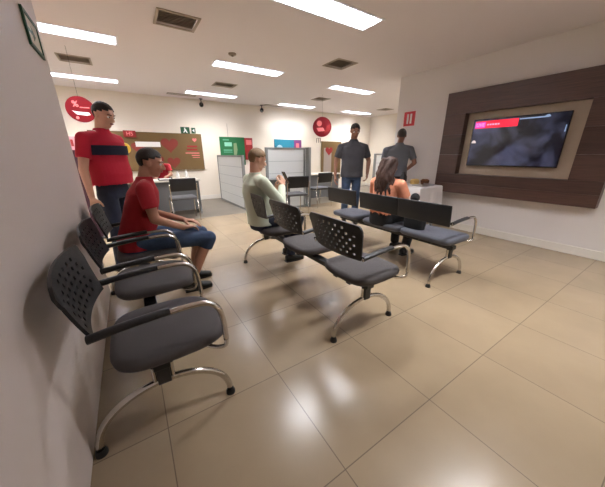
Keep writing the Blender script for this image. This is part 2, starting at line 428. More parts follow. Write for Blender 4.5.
bench('charcoal three-seat bench with chrome armrests against the left wall', R1X, 1.14, (1.27, 1.93, 2.59), (.47, .47, .47), (1.14, 2.80))
bench('charcoal three-seat bench with perforated backs in the middle of the room', R2X, 1.15, (1.27, 1.94, 2.61), (.47, .47, .47), (1.15, 2.83))
bench('charcoal bench with joined seats and backs nearest the television', R3X, 1.25, (1.475, 2.048, 2.68), (.57, .57, .5), (1.25, 2.85), perf=False, backw=(.572, .572, .57))

# ------------------------------------------------------------------ television wall
t = thing('television_surround', 'large dark wood surround with beige recess on the right wall', 'wall panel', (WR-.002, 1.67, .5))
FX = 4.56; y0, y1, z0, z1 = .66, 2.68, .63, 2.17; iy0, iy1, iz0, iz1 = .975, 2.36, .94, 1.85
def local(b): return b
def sur(name, a, b, m, bev=.003):
    bm = new_bm(); box(bm, a, b, bev); bmesh.ops.translate(bm, verts=bm.verts, vec=(-(WR-.002), -1.67, -.5)); return obj(name, bm, m, t)
XB = WR-.003
def planks(name, ya, yb, za, zb, n):
    p = None
    for k in range(n):
        a = za+(zb-za)*k/n; b = za+(zb-za)*(k+1)/n
        sur(name, (FX, ya, a+.0008), (XB, yb, b-.0008), m_wood if k % 2 == 0 else m_wood2, .0015)
planks('top_board', y0, y1, iz1, z1, 1); planks('bottom_board', y0, y1, z0, iz0, 2)
planks('side_board', y0, iy0, iz0, iz1, 3); planks('side_board', iy1, y1, iz0, iz1, 3)
sur('recess_back', (XB-.02, iy0, iz0), (XB, iy1, iz1), m_beige, 0)
# television
def screen_mat():
    m = bpy.data.materials.new('television picture with reflection'); m.use_nodes = True; nt = m.node_tree; b = nt.nodes['Principled BSDF']; L = nt.links.new
    tc = nt.nodes.new('ShaderNodeTexCoord'); n = nt.nodes.new('ShaderNodeTexNoise'); n.inputs['Scale'].default_value = 3.2; n.inputs['Detail'].default_value = 3; n.inputs['Distortion'].default_value = .5
    L(tc.outputs['Object'], n.inputs['Vector']); r = nt.nodes.new('ShaderNodeValToRGB')
    e = r.color_ramp.elements; e[0].position = .42; e[0].color = srgb(10, 12, 24); e[1].position = .8; e[1].color = srgb(88, 92, 120)  # dark picture, with the smoky grey reflection put into its emission colour
    L(n.outputs['Fac'], r.inputs[0]); L(r.outputs[0], b.inputs['Emission Color']); b.inputs['Emission Strength'].default_value = .38
    b.inputs['Base Color'].default_value = (.004, .004, .006, 1); b.inputs['Roughness'].default_value = .14
    return m
tv = thing('television', 'flat black television showing a red banner, in the wood surround', 'television', (4.64, 1.67, 1.40))
ty0, ty1, tz0, tz1 = 1.125, 2.235, 1.075, 1.745
Wt, Ht = ty1-ty0, tz1-tz0; cy, cz = (ty0+ty1)/2, (tz0+tz1)/2
T = Matrix.Translation((-4.64, -1.67, -1.40))
bm = new_bm(); box(bm, (4.612, ty0, tz0), (4.64, ty1, tz1), .004); bmesh.ops.transform(bm, matrix=T, verts=bm.verts); obj('casing', bm, m_tvb, tv)
bm = new_bm(); box(bm, (4.64, cy-.15, cz-.1), (4.675, cy+.15, cz+.1)); bmesh.ops.transform(bm, matrix=T, verts=bm.verts); obj('wall_mount', bm, m_blackm, tv)
WM = T @ wall_mtx('right', 4.612, cy, cz)
sc = rects('screen', [(-Wt/2+.012, -Ht/2+.018, Wt/2-.012, Ht/2-.012)], 0, .0012, WM, screen_mat(), tv)
m_ban = mat('banner red glow', (30, 4, 6), .2, emis=(250, 28, 60), estr=.5)
m_mag = mat('magenta glow', (30, 4, 20), .2, emis=(236, 70, 190), estr=.5)
m_pale = mat('pale pink glow', (30, 30, 30), .2, emis=(255, 170, 200), estr=.5)
m_skyg = mat('cold glow', (20, 20, 30), .2, emis=(130, 150, 180), estr=.5)
m_wg = mat('warm white glow', (20, 20, 20), .2, emis=(225, 205, 195), estr=.5)
rects('banner', [(-Wt/2+.03, Ht/2-.13, .02, Ht/2-.03)], .0012, .0022, WM, m_ban, tv)
rects('banner_block', [(-Wt/2+.03, Ht/2-.12, -Wt/2+.17, Ht/2-.045)], .0022, .0030, WM, m_mag, tv)
text('banner_title', 'LIVE', .06, WM @ Matrix.Translation((-Wt/2+.10, Ht/2-.083, .0034)), m_pale, tv, .0003, .001)
rects('banner_text', [(-Wt/2+.19+k*.034, Ht/2-.092, -Wt/2+.19+k*.034+.026, Ht/2-.072) for k in range(5)], .0022, .0030, WM, m_pale, tv)
rects('bright_strip', [(.03, Ht/2-.05, .34, Ht/2-.035)], .0012, .002, WM, m_skyg, tv)
bm = new_bm(); prism(bm, [(.27, Ht/2-.05), (.36, Ht/2-.045), (.34, Ht/2-.018), (.32, Ht/2-.018)], .0021, .0028, WM); obj('bright_peak', bm, m_skyg, tv)
bm = new_bm(); arc = [(-.505+.032*math.cos(a*PI/8), .0+.04*math.sin(a*PI/8)) for a in range(9)]; prism(bm, arc, .0012, .002, WM); obj('white_arch', bm, m_wg, tv)  # small pale arch at the left side of the screen
bm = new_bm(); prism(bm, [(Wt/2-.03, .1), (Wt/2-.02, .1), (Wt/2-.02, .18), (Wt/2-.03, .18)], .0012, .002, WM); obj('side_mark', bm, m_skyg, tv)

# fire hydrant sign on the right wall beside the corner
WS = wall_mtx('right', WR, 3.47, 1.89)
t = thing('fire_sign', 'red fire safety sign with two white bars at the right wall corner', 'sign', (WR, 3.47, 1.89)); TI = Matrix.Translation((-WR, -3.47, -1.89))
rects('plate', [(-.12, -.125, .12, .125)], .001, .006, TI@WS, m_red, t)
rects('white_bar', [(-.055, -.085, -.015, .085), (.015, -.085, .055, .085)], .006, .007, TI@WS, m_white, t)
# framed sign on the left wall
t = thing('wall_sign', 'narrow green and cream framed sign high on the left wall', 'sign', (WL, 2.55, 1.96)); WS = wall_mtx('left', 0, 0, 0)
rects('plate', [(-.15, -.09, .15, .09)], .001, .008, WS, mat('sign cream', (190, 182, 160), .5), t)
rects('frame', [(-.165, .075, .165, .095), (-.165, -.095, .165, -.075), (-.165, -.075, -.145, .075), (.145, -.075, .165, .075)], .001, .014, WS, m_dgreen, t)
bm = new_bm(); prism(bm, [(-.11, .01), (-.02, .01), (-.02, .04), (.05, 0), (-.02, -.04), (-.02, -.01), (-.11, -.01)], .008, .009, WS); obj('arrow', bm, m_dgreen, t)

# ------------------------------------------------------------------ back wall: boards, posters, signs
def board(name, label, cat, x0, x1, z0_, z1_, m, y=YB-.001):
    t = thing(name, label, cat, ((x0+x1)/2, y, (z0_+z1_)/2))
    W_, H_ = x1-x0, z1_-z0_
    WMx = wall_mtx('back', 0, 0, 0)
    bm = new_bm(); prism(bm, [(-W_/2, -H_/2), (W_/2, -H_/2), (W_/2, H_/2), (-W_/2, H_/2)], 0, .03, WMx); obj('panel', bm, m, t)
    return t, WMx, W_, H_
t, WMx, W_, H_ = board('poster_board', 'wide olive brown poster board with red hearts on the back wall', 'poster', -.62, 1.86, .86, 1.79, m_brown)
m_redh = mat('faded heart red', (134, 50, 40), .6)
def heart(cx, cy_, s):
    p = []
    for k in range(28):
        a = 2*PI*k/28; p.append((cx+s*16*math.sin(a)**3/17, cy_+s*(13*math.cos(a)-5*math.cos(2*a)-2*math.cos(3*a)-math.cos(4*a))/17))
    return p
for (a, b, s) in ((.42, .18, .22), (.46, -.26, .17), (.12, -.2, .12), (-.3, .1, .16)):
    bm = new_bm(); prism(bm, heart(a, b, s), .03, .0315, WMx); obj('red_heart', bm, m_redh, t)
rects('headline', [(.84, .12, 1.10, .165), (.82, .04, 1.10, .085)], .03, .0312, WMx, m_redd, t)
rects('small_text', [(.78, -.04, 1.14, -.015), (.93, -.10, 1.14, -.08), (.95, -.15, 1.14, -.135)], .03, .0312, WMx, m_pink, t)
bm = new_bm(); prism(bm, heart(1.05, .31, .06), .03, .0315, WMx); obj('small_logo', bm, m_pink, t)
rects('white_caption', [(-.35, .12, .2, .24)], .03, .032, WMx, m_white, t)
t, WMx, W_, H_ = board('price_tag', 'small red tag lettered in white at the top of the brown board', 'sign', .06, .32, 1.66, 1.81, m_redd, YB-.034)
text('lettering', 'H5', .12, WMx @ Matrix.Translation((0, 0, .0305)), m_pink, t, .0005, .002)
t, WMx, W_, H_ = board('exit_sign', 'green emergency exit sign with white running figure above the brown board', 'sign', 1.36, 1.58, 1.79, 1.95, m_dgreen)
bm = new_bm()
prism(bm, disc_pts((-.01, .05), .016, 12), .03, .0312, WMx); prism(bm, [(-.03, .03), (.02, .03), (.03, -.005), (.055, -.06), (.035, -.065), (.0, -.02), (-.035, -.06), (-.055, -.05), (-.02, 0)], .03, .0312, WMx); obj('running_figure', bm, m_white, t)
t, WMx, W_, H_ = board('arrow_sign', 'small green arrow plate right of the exit sign', 'sign', 1.63, 1.73, 1.80, 1.94, m_dgreen)
bm = new_bm(); prism(bm, [(-.035, 0), (.02, .045), (.02, -.045)], .03, .0312, WMx); obj('arrow', bm, m_white, t)
t, WMx, W_, H_ = board('poster', 'green poster with pale print behind the left partition', 'poster', 2.36, 3.1, .95, 1.74, m_green)
rects('pale_block', [(-.24, .14, -.02, .25)], .03, .0312, WMx, mat('mint print', (150, 216, 190), .6), t)
bm = new_bm(); prism(bm, [(.02, -.1), (.1, -.12), (.14, .05), (.12, .24), (.03, .22)], .03, .0312, WMx); obj('pale_figure', bm, mat('faded print', (140, 160, 120), .6), t)
rects('small_text', [(-.28, .30, -.1, .33), (-.28, .02, -.02, .05), (-.28, -.03, -.02, -.01)], .03, .0312, WMx, mat('mint text', (110, 180, 150), .6), t)
t, WMx, W_, H_ = board('poster', 'narrow dark red and pink poster touching the green poster', 'poster', 3.11, 3.36, 1.1, 1.73, m_redd)
rects('pink_block', [(-.08, .12, .1, .26)], .03, .0312, WMx, m_pink, t); 
t, WMx, W_, H_ = board('poster', 'blue and purple poster above the right partition', 'poster', 4.12, 5.15, 1.1, 1.72, m_teal)
rects('purple_side', [(.22, -.3, .515, .30)], .03, .0312, WMx, m_purple, t)
bm = new_bm(); prism(bm, disc_pts((-.33, .02), .12, 20), .03, .0315, WMx); prism(bm, [(-.25, -.02), (-.1, .06), (.05, 0), (.1, -.12), (-.2, -.14)], .03, .0315, WMx); obj('pale_shape', bm, mat('pale blue print', (170, 200, 214), .6), t)
rects('pink_spot', [(.3, .0, .42, .2)], .0312, .033, WMx, m_pink, t)
t, WMx, W_, H_ = board('poster', 'tall olive poster with pale figure left of the man in black', 'poster', 6.02, 6.95, .35, 1.70, m_brown)
rects('pale_photo', [(-.36, -.5, .0, .45)], .03, .0312, WMx, mat('grey print', (160, 146, 136), .6), t)
bm = new_bm(); prism(bm, heart(-.12, .35, .18), .0312, .034, WMx); obj('red_shape', bm, m_redd, t)
bm = new_bm(); tube(bm, [(2.62, YB-.006, 1.74), (2.62, YB-.006, 2.1)], .005, 8); tag(obj('cable', bm, m_vent), 'thin grey cable running up the back wall above green poster', 'cable')
# hanging round danglers
m_disc = mat('glossy shaded disc red', (116, 12, 24), .35)  # red darkened to carry the shade on the backlit discs
def dangler(label, x, y, z, r, pct):
    t = thing('hanging_disc', label, 'hanging sign', (x, y, z), math.atan2(x, y)*-1)
    WMx = wall_mtx('back', 0, 0, 0)
    bm = new_bm(); prism(bm, disc_pts((0, 0), r, 48), -.006, .006, WMx); obj('disc', bm, m_disc, t)
    bm = new_bm(); tube(bm, [(0, 0, r-.01), (0, 0, CEIL-z)], .0015, 6); obj('string', bm, m_blackm, t)
    if pct:
        text('percent_mark', '%', r*.62, WMx @ Matrix.Translation((-r*.3, r*.38, .0065)), m_pink, t, .0005, .003)
        bm = new_bm(); prism(bm, [(-r*.62, -r*.12), (-r*.3, -r*.18), (r*.5, -r*.2), (r*.58, -r*.38), (r*.3, -r*.46), (-r*.35, -r*.4)], .006, .0075, WMx); obj('white_band', bm, m_white, t)
        bm = new_bm(); prism(bm, disc_pts((-r*.35, -r*.65), r*.12, 16), .006, .0075, WMx); obj('small_spot', bm, m_pink, t)
        rects('text_line', [(-r*.05, r*.12, r*.6, r*.2)], .006, .0075, WMx, m_pink, t)
    else:
        bm = new_bm(); prism(bm, disc_pts((-r*.3, r*.35), r*.28, 16), .006, .0075, WMx); prism(bm, [(-r*.6, -r*.1), (r*.1, -r*.05), (r*.3, -r*.4), (-r*.4, -r*.45)], .006, .0075, WMx); obj('pale_print', bm, m_pink, t)
        bm = new_bm(); prism(bm, [(r*.2, -r*.7), (r*.85, -r*.3), (r*.9, .3*r), (r*.5, .1*r)], .006, .0075, WMx); obj('dark_print', bm, m_redd, t)
    return t
dangler('red hanging disc with percent mark behind the standing man in red', -.41, 5.2, 1.87, .17, True)
d = dangler('red hanging disc left of the standing man in black', 4.33, 5.75, 1.91, .235, False)
bm = new_bm()
for k in range(3): box(bm, (-.14+k*.05, -.004, -.37), (-.125+k*.05, .004, -.27))
box(bm, (-.14, -.003, -.27), (-.03, .003, -.262)); obj('dark_tassel', bm, m_ventd, d)

# ------------------------------------------------------------------ partitions
def partition(label, loc, rz, w_, h_, posts=(True, True), postw=.05, group='white office partitions'):
    t = thing('partition', label, 'partition', loc, rz, group)
    bm = new_bm(); box(bm, (0, -.02, .05), (w_, .02, h_-.03)); obj('panel', bm, m_panelw, t)
    bm = new_bm()
    k = 5
    for j in range(1, k): z = .05+(h_-.08)*j/k; box(bm, (.03, -.0225, z-.006), (w_-.03, -.02, z+.006)); box(bm, (.03, .02, z-.006), (w_-.03, .0225, z+.006))
    obj('panel_joint', bm, m_panell, t)
    bm = new_bm(); box(bm, (-.02, -.028, h_-.04), (w_+.02, .028, h_), .003); obj('top_rail', bm, m_frameg, t)
    bm = new_bm(); box(bm, (0, -.028, .0), (w_, .028, .05), .003); obj('bottom_rail', bm, m_frameg, t)
    if posts[0]: bm = new_bm(); box(bm, (-postw/2, -.03, 0), (postw/2, .03, h_-.001), .003); obj('post', bm, m_frameg, t)
    if posts[1]: bm = new_bm(); box(bm, (w_-postw/2, -.03, 0), (w_+postw/2, .03, h_-.001), .003); obj('post', bm, m_frameg, t)
    return t
partition('white partition with grey frame running away behind the seated man in pale green', (2.2, 5.85, 0), PI/2, 1.9, 1.24)
partition('white partition with grey frame facing the room behind two black visitor chairs', (2.60, 5.45, 0), 0, .98, 1.40)
partition('short partition end standing at right angles beside the right white partition', (3.69, 5.42, 0), PI/2, 1.0, 1.41, postw=.14)
partition('low white partition behind the woman with long hair at the far right wall', (6.2, 5.6, 0), 0, 1.2, 1.27)

# ------------------------------------------------------------------ desks and visitor chairs
def desk(label, x0, x1, y0_, y1_, group='service desks', h=.75, top=None):
    t = thing('desk', label, 'desk', ((x0+x1)/2, (y0_+y1_)/2, 0), 0, group); a, b = (x1-x0)/2, (y1_-y0_)/2
    bm = new_bm(); box(bm, (-a, -b, h-.03), (a, b, h), .004); obj('desktop', bm, top or m_desk, t)
    bm = new_bm(); box(bm, (-a+.06, -b+.06, .1), (a-.06, -b+.08, h-.031)); obj('front_panel', bm, m_deskd, t)
    for s in (-1, 1):
        bm = new_bm(); box(bm, (s*(a-.05)-.02, -b+.04, 0), (s*(a-.05)+.02, b-.04, h-.031), .003); obj('leg_panel', bm, m_deskd, t)
    return t
desk('pale topped grey service desk in front of the brown poster board', -.55, 1.28, 6.05, 6.75)
def visitor_chair(label, loc, rz):
    t = thing('visitor_chair', label, 'chair', loc, rz, 'black visitor chairs')
    bm = new_bm(); box(bm, (-.23, -.22, .43), (.23, .22, .475), .018, 3); obj('seat', bm, mat_vseat, t, auto=50)
    bm = new_bm(); box(bm, (-.23, -.018, -.11), (.23, .018, .13), .016, 3, mtx=Matrix.Translation((0, -.235, .71)) @ Matrix.Rotation(.15, 4, 'X')); obj('backrest', bm, m_blackp, t, auto=50)
    for s in (-1, 1):
        bm = new_bm(); tube(bm, smooth_path([(s*.235, .2, .01), (s*.235, .19, .3), (s*.235, .17, .42), (s*.235, .0, .42), (s*.235, -.19, .43), (s*.235, -.225, .6), (s*.235, -.25, .74)]), .0105, 10); lg = obj('leg', bm, m_chrome, t, smooth=True)
        bm = new_bm(); tube(bm, [(s*.235, -.19, .43), (s*.235, -.22, .2), (s*.235, -.24, .01)], .0105, 10); obj('leg', bm, m_chrome, t, smooth=True)
    return t
mat_vseat = mat('grey seat fabric', (84, 84, 88), .8, bump=.2, bscale=300)
visitor_chair('black and chrome visitor chair drawn up to the left service desk', (.82, 5.62, 0), 0)
visitor_chair('black visitor chair in front of the right white partition, left one', (2.90, 4.80, 0), -.15)
visitor_chair('black visitor chair right of the partition, partly behind the bench back', (3.95, 5.35, 0), .1)
# booth desk right of the partition
desk('grey desk beside the partition end at the far right', 3.85, 5.1, 5.85, 6.45)
desk('small dark grey desk in front of the right white partition', 2.3, 3.0, 5.05, 5.40, top=m_deskd)
bm = None
# items on the left desk
def bottle(label, x, y, z, h=.17, m=None):
    t = thing('bottle', label, 'bottle', (x, y, z), 0, 'bottles on the left desk')
    bm = new_bm(); tube(bm, [(0, 0, 0), (0, 0, .01), (0, 0, h*.6), (0, 0, h*.75), (0, 0, h*.8)], [.03, .034, .034, .018, .012], 16); obj('body', bm, m or m_white, t, auto=40)
    bm = new_bm(); tube(bm, [(0, 0, h*.8), (0, 0, h*.93)], .014, 12); box(bm, (-.006, -.04, h*.93), (.006, .012, h)); obj('pump', bm, m_white, t)
bottle('white pump bottle on the left desk, nearer the chair', .88, 6.3, .751); bottle('white pump bottle on the left desk, right one', 1.05, 6.25, .751, .2)
t = thing('paper_tray', 'dark paper tray lying on the left desk beside the bottles', 'tray', (.62, 6.25, .751))
bm = new_bm(); box(bm, (-.13, -.1, 0), (.13, .1, .012)); box(bm, (-.13, -.1, .012), (-.12, .1, .05)); box(bm, (.12, -.1, .012), (.13, .1, .05)); obj('tray', bm, m_blackp, t)
bm = new_bm(); box(bm, (-.11, -.09, .0125), (.11, .09, .03)); obj('papers', bm, m_white, t)
# cardboard totem at far left behind the standing man
t = thing('display_stand', 'dark stand with pink lettered top behind the standing man at left', 'display stand', (-.68, 5.1, 0))
bm = new_bm(); box(bm, (-.16, -.02, .0), (.16, .02, 1.32), .004); obj('board', bm, mat('plum board', (70, 40, 54), .5), t)
bm = new_bm(); box(bm, (-.18, -.03, 1.32), (.18, .03, 1.50), .006); obj('header', bm, mat('pale pink header', (226, 168, 176), .5), t)
rects('header_text', [(-.12, 1.37, -.09, 1.46), (-.09, 1.405, -.05, 1.425), (-.05, 1.37, -.02, 1.46), (.01, 1.37, .04, 1.46), (.07, 1.37, .1, 1.46)], .03, .0315, wall_mtx('back', 0, 0, 0), m_redd, t)
bm = new_bm(); box(bm, (-.2, -.12, 0), (.2, .12, .02), .004); obj('foot', bm, m_blackm, t)

# ------------------------------------------------------------------ table with white cloth
def cloth_table():
    cx, cy_, a, b, h = 4.11, 2.74, .30, .28, .75
    t = thing('side_table', 'small table hidden under a white cloth at the right wall', 'table', (cx, cy_, 0))
    bm = new_bm(); box(bm, (-a+.01, -b+.01, h-.04), (a-.01, b-.01, h-.008)); obj('tabletop', bm, m_desk, t)
    for sx in (-1, 1):
        for sy in (-1, 1):
            bm = new_bm(); box(bm, (sx*(a-.06)-.02, sy*(b-.06)-.02, 0), (sx*(a-.06)+.02, sy*(b-.06)+.02, h-.04)); obj('leg', bm, m_alu, t)
    bm = new_bm(); n = 96; prev = None; rows = []
    for k, (d, z) in enumerate(((-.30, h-.003), (-.02, h-.003), (.0, h-.004), (.008, h-.02), (.014, h-.1), (.022, h-.25), (.03, h-.4), (.038, .30), (.042, .22))):
        rg = []
        for i in range(n):
            u = i/n*4; s = int(u); f = u-s
            cs = [(-1, -1), (1, -1), (1, 1), (-1, 1)]; p, q = cs[s], cs[(s+1) % 4]
            px, py = (p[0]*(1-f)+q[0]*f), (p[1]*(1-f)+q[1]*f)
            fall = max(0, k-3)/5
            corner = max(0, 1-min(f, 1-f)*7)
            off = d + fall*(.012*math.sin(i*1.05)+.012*math.sin(i*.41+1)+.018*corner)
            X = px*(a+off) if abs(px) >= .999 else px*(a+(off if off < 0 else off*.4)); Y = py*(b+off) if abs(py) >= .999 else py*(b+(off if off < 0 else off*.4))
            rg.append(bm.verts.new((cx+X, cy_+Y, z - fall*.04*corner)))
        if prev: bridge(bm, prev, rg)
        else: bm.faces.new(rg)
        prev = rg
    bmesh.ops.recalc_face_normals(bm, faces=bm.faces)
    bmesh.ops.solidify(bm, geom=list(bm.faces), thickness=-.003)
    o = obj('tablecloth', bm, m_cloth, auto=70); tag(o, 'white cloth draped over the small table by the right wall', 'tablecloth')
    zt = h+.0025
    t = thing('serving_tray', 'grey serving tray at the front of the cloth-covered table', 'tray', (cx-.02, cy_-.14, zt))
    bm = new_bm(); box(bm, (-.17, -.1, 0), (.17, .1, .01), .004); box(bm, (-.17, -.1, .01), (-.16, .1, .025)); box(bm, (.16, -.1, .01), (.17, .1, .025)); obj('tray', bm, m_alu, t)
    bm = new_bm(); loft(bm, [((0, 0, 0), .09, .055), ((0, 0, .05), .1, .06), ((0, 0, .075), .085, .05), ((0, 0, .085), .05, .03)]); bmesh.ops.translate(bm, verts=bm.verts, vec=(cx+.12, cy_+.12, zt)); tag(obj('bread_loaf', bm, mat('yellow bread', (214, 178, 110), .7, vary=.15, vscale=20, bump=.3, bscale=60), auto=60), 'pale yellow loaf at the back of the cloth-covered table', 'bread')
    t = thing('food_basket', 'brown basket of rolls at right end of the cloth-covered table', 'basket', (cx+.235, cy_+.0, zt))
    bm = new_bm(); tube(bm, [(0, 0, 0), (0, 0, .06)], [.06, .075], 20, cap=True); obj('basket', bm, mat('wicker brown', (96, 62, 40), .8, bump=.5, bscale=120), t)
    bm = new_bm()
    for k in range(5): sphere(bm, (.035*math.cos(k*1.256), .035*math.sin(k*1.256), .065), (.03, .03, .02))
    obj('rolls', bm, mat('brown bread', (130, 84, 50), .7), t, smooth=True)
    t = thing('thermos', 'dark thermos jug at the left end of the cloth-covered table', 'jug', (cx-.22, cy_+.12, zt))
    bm = new_bm(); tube(bm, [(0, 0, 0), (0, 0, .16), (0, 0, .19)], [.048, .048, .03], 20); obj('body', bm, m_blackp, t, auto=40)
    bm = new_bm(); tube(bm, [(0, 0, .19), (0, 0, .215)], .026, 16); obj('lid', bm, m_blackm, t, auto=40)
    bm = new_bm(); tube(bm, smooth_path([(.045, 0, .15), (.09, 0, .14), (.09, 0, .06), (.045, 0, .04)]), .008, 8); obj('handle', bm, m_blackm, t, smooth=True)
cloth_table()

# ------------------------------------------------------------------ people
def skin(name, c): return mat(name, c, .55, vary=.04, vscale=8)
m_eyew = mat('eye white', (225, 220, 214), .3); m_iris = mat('iris', (40, 26, 18), .2); m_lip = mat('lips', (140, 82, 74), .5)
def hand(bm, wr, d, n, side, L=1.0, curl=.35, grip=False):
    """wr wrist, d finger direction, n palm normal (towards what the palm faces); side=+1 thumb on d x n"""
    wr = Vector(wr); d = Vector(d).normalized(); n = Vector(n); n = (n-d*n.dot(d)).normalized(); s = d.cross(n)*side
    for k, (off, ln, r) in enumerate(((.030, .072, .0095), (.010, .082, .0098), (-.010, .076, .0094), (-.029, .060, .0085))):
        kn = wr+d*(.088-.004*abs(k-1))*L+s*off*L
        capsule(bm, wr+s*off*.5*L+d*.01, .015*L, kn, .0125*L, 8)
        p = kn; dd = d.copy(); ax = s.normalized()
        for j, fr in enumerate((.45, .32, .23)):
            ang = curl*(1.0+.25*j+.12*k) 
            dd = (Quaternion(d.cross(n), 0) @ dd)
            dd = (dd*math.cos(ang)+n*math.sin(ang)) if j == 0 else (dd*math.cos(ang)+(n*dd.dot(d)-d*dd.dot(n)).normalized()*math.sin(ang))
            dd.normalize(); q = p+dd*ln*fr*L*1.25
            capsule(bm, p, r*L*(1-.08*j), q, r*L*(.92-.08*j), 8); p = q
    b0 = wr+d*.02*L+s*.022*L; t1 = b0+(d*.55+s*.75+n*.25).normalized()*.042*L; t2 = t1+(d*.85+s*.3+n*.4).normalized()*.030*L; t3 = t2+(d*.95+n*.4).normalized()*.024*L
    capsule(bm, b0, .016*L, t1, .0125*L, 8); capsule(bm, t1, .0125*L, t2, .0105*L, 8); capsule(bm, t2, .0105*L, t3, .009*L, 8)
def head(bm, c, R_, k=1.0):
    """R_: 3x3 rotation, local +Y face direction"""
    def P(x, y, z): return c+R_ @ Vector((x*k, y*k, z*k))
    sphere(bm, P(0, -.012, .03), (.074*k, .092*k, .086*k), R_)
    sphere(bm, P(0, .018, -.012), (.062*k, .068*k, .085*k), R_)
    sphere(bm, P(0, .040, -.078), (.036*k, .036*k, .030*k), R_)         # chin
    sphere(bm, P(0, .022, -.062), (.054*k, .052*k, .040*k), R_)         # jaw
    capsule(bm, P(0, .080, .018), .009*k, P(0, .103, -.022), .013*k, 8)  # nose
    for s in (-1, 1):
        sphere(bm, P(s*.013, .094, -.026), (.009*k,)*3, None, 8, 6)
        sphere(bm, P(s*.074, -.012, -.004), (.010*k, .020*k, .032*k), R_, 10, 8)
        sphere(bm, P(s*.034, .062, -.018), (.022*k, .018*k, .018*k), R_, 10, 8)
        capsule(bm, P(s*.014, .079, .028), .008*k, P(s*.048, .066, .028), .008*k, 6)   # brow
    sphere(bm, P(0, .078, -.050), (.026*k, .013*k, .010*k), R_, 10, 8)
def face_bits(t, c, R_, k, brow):
    def P(x, y, z): return c+R_ @ Vector((x*k, y*k, z*k))
    for s in (-1, 1):
        bm = new_bm(); sphere(bm, P(s*.031, .072, .008), (.0145*k, .010*k, .009*k), R_, 12, 8); e = obj('eye', bm, m_eyew, t, smooth=True)
        bm = new_bm(); sphere(bm, P(s*.031, .0805, .008), (.0062*k, .003*k, .0062*k), R_, 10, 6); obj('iris', bm, m_iris, e, smooth=True)
        bm = new_bm(); capsule(bm, P(s*.016, .087, .029), .004*k, P(s*.048, .075, .031), .003*k, 6); obj('eyebrow', bm, brow, t, smooth=True)
    bm = new_bm(); sphere(bm, P(0, .087, -.050), (.024*k, .007*k, .007*k), R_, 12, 8); obj('lips', bm, m_lip, t, smooth=True)
def hair_cap(t, c, R_, k, m, low=-.075, hairline=.055, thick=.012, bald=False):
    bm = new_bm(); g = bmesh.ops.create_uvsphere(bm, u_segments=40, v_segments=28, radius=1)
    for v in list(bm.verts):
        x, y, z = v.co.x*.080, v.co.y*.099, v.co.z*.092
        zz = z+.03; yy = y-.012
        kill = False
        if yy > .035 and zz < hairline+.02*(abs(x) < .03): kill = True
        elif yy > -.005 and zz < .035: kill = True
        elif yy > -.045 and abs(x) > .05 and zz < .015: kill = True
        elif zz < low: kill = True
        if kill: bm.verts.remove(v); continue
        v.co = c+R_ @ (Vector((x, yy, zz))*k*(1+.015*math.sin(x*210+z*160)*math.cos(y*190)))
    bmesh.ops.recalc_face_normals(bm, faces=bm.faces)
    bmesh.ops.solidify(bm, geom=list(bm.faces), thickness=thick*k)
    return obj('hair', bm, m, t, smooth=True)
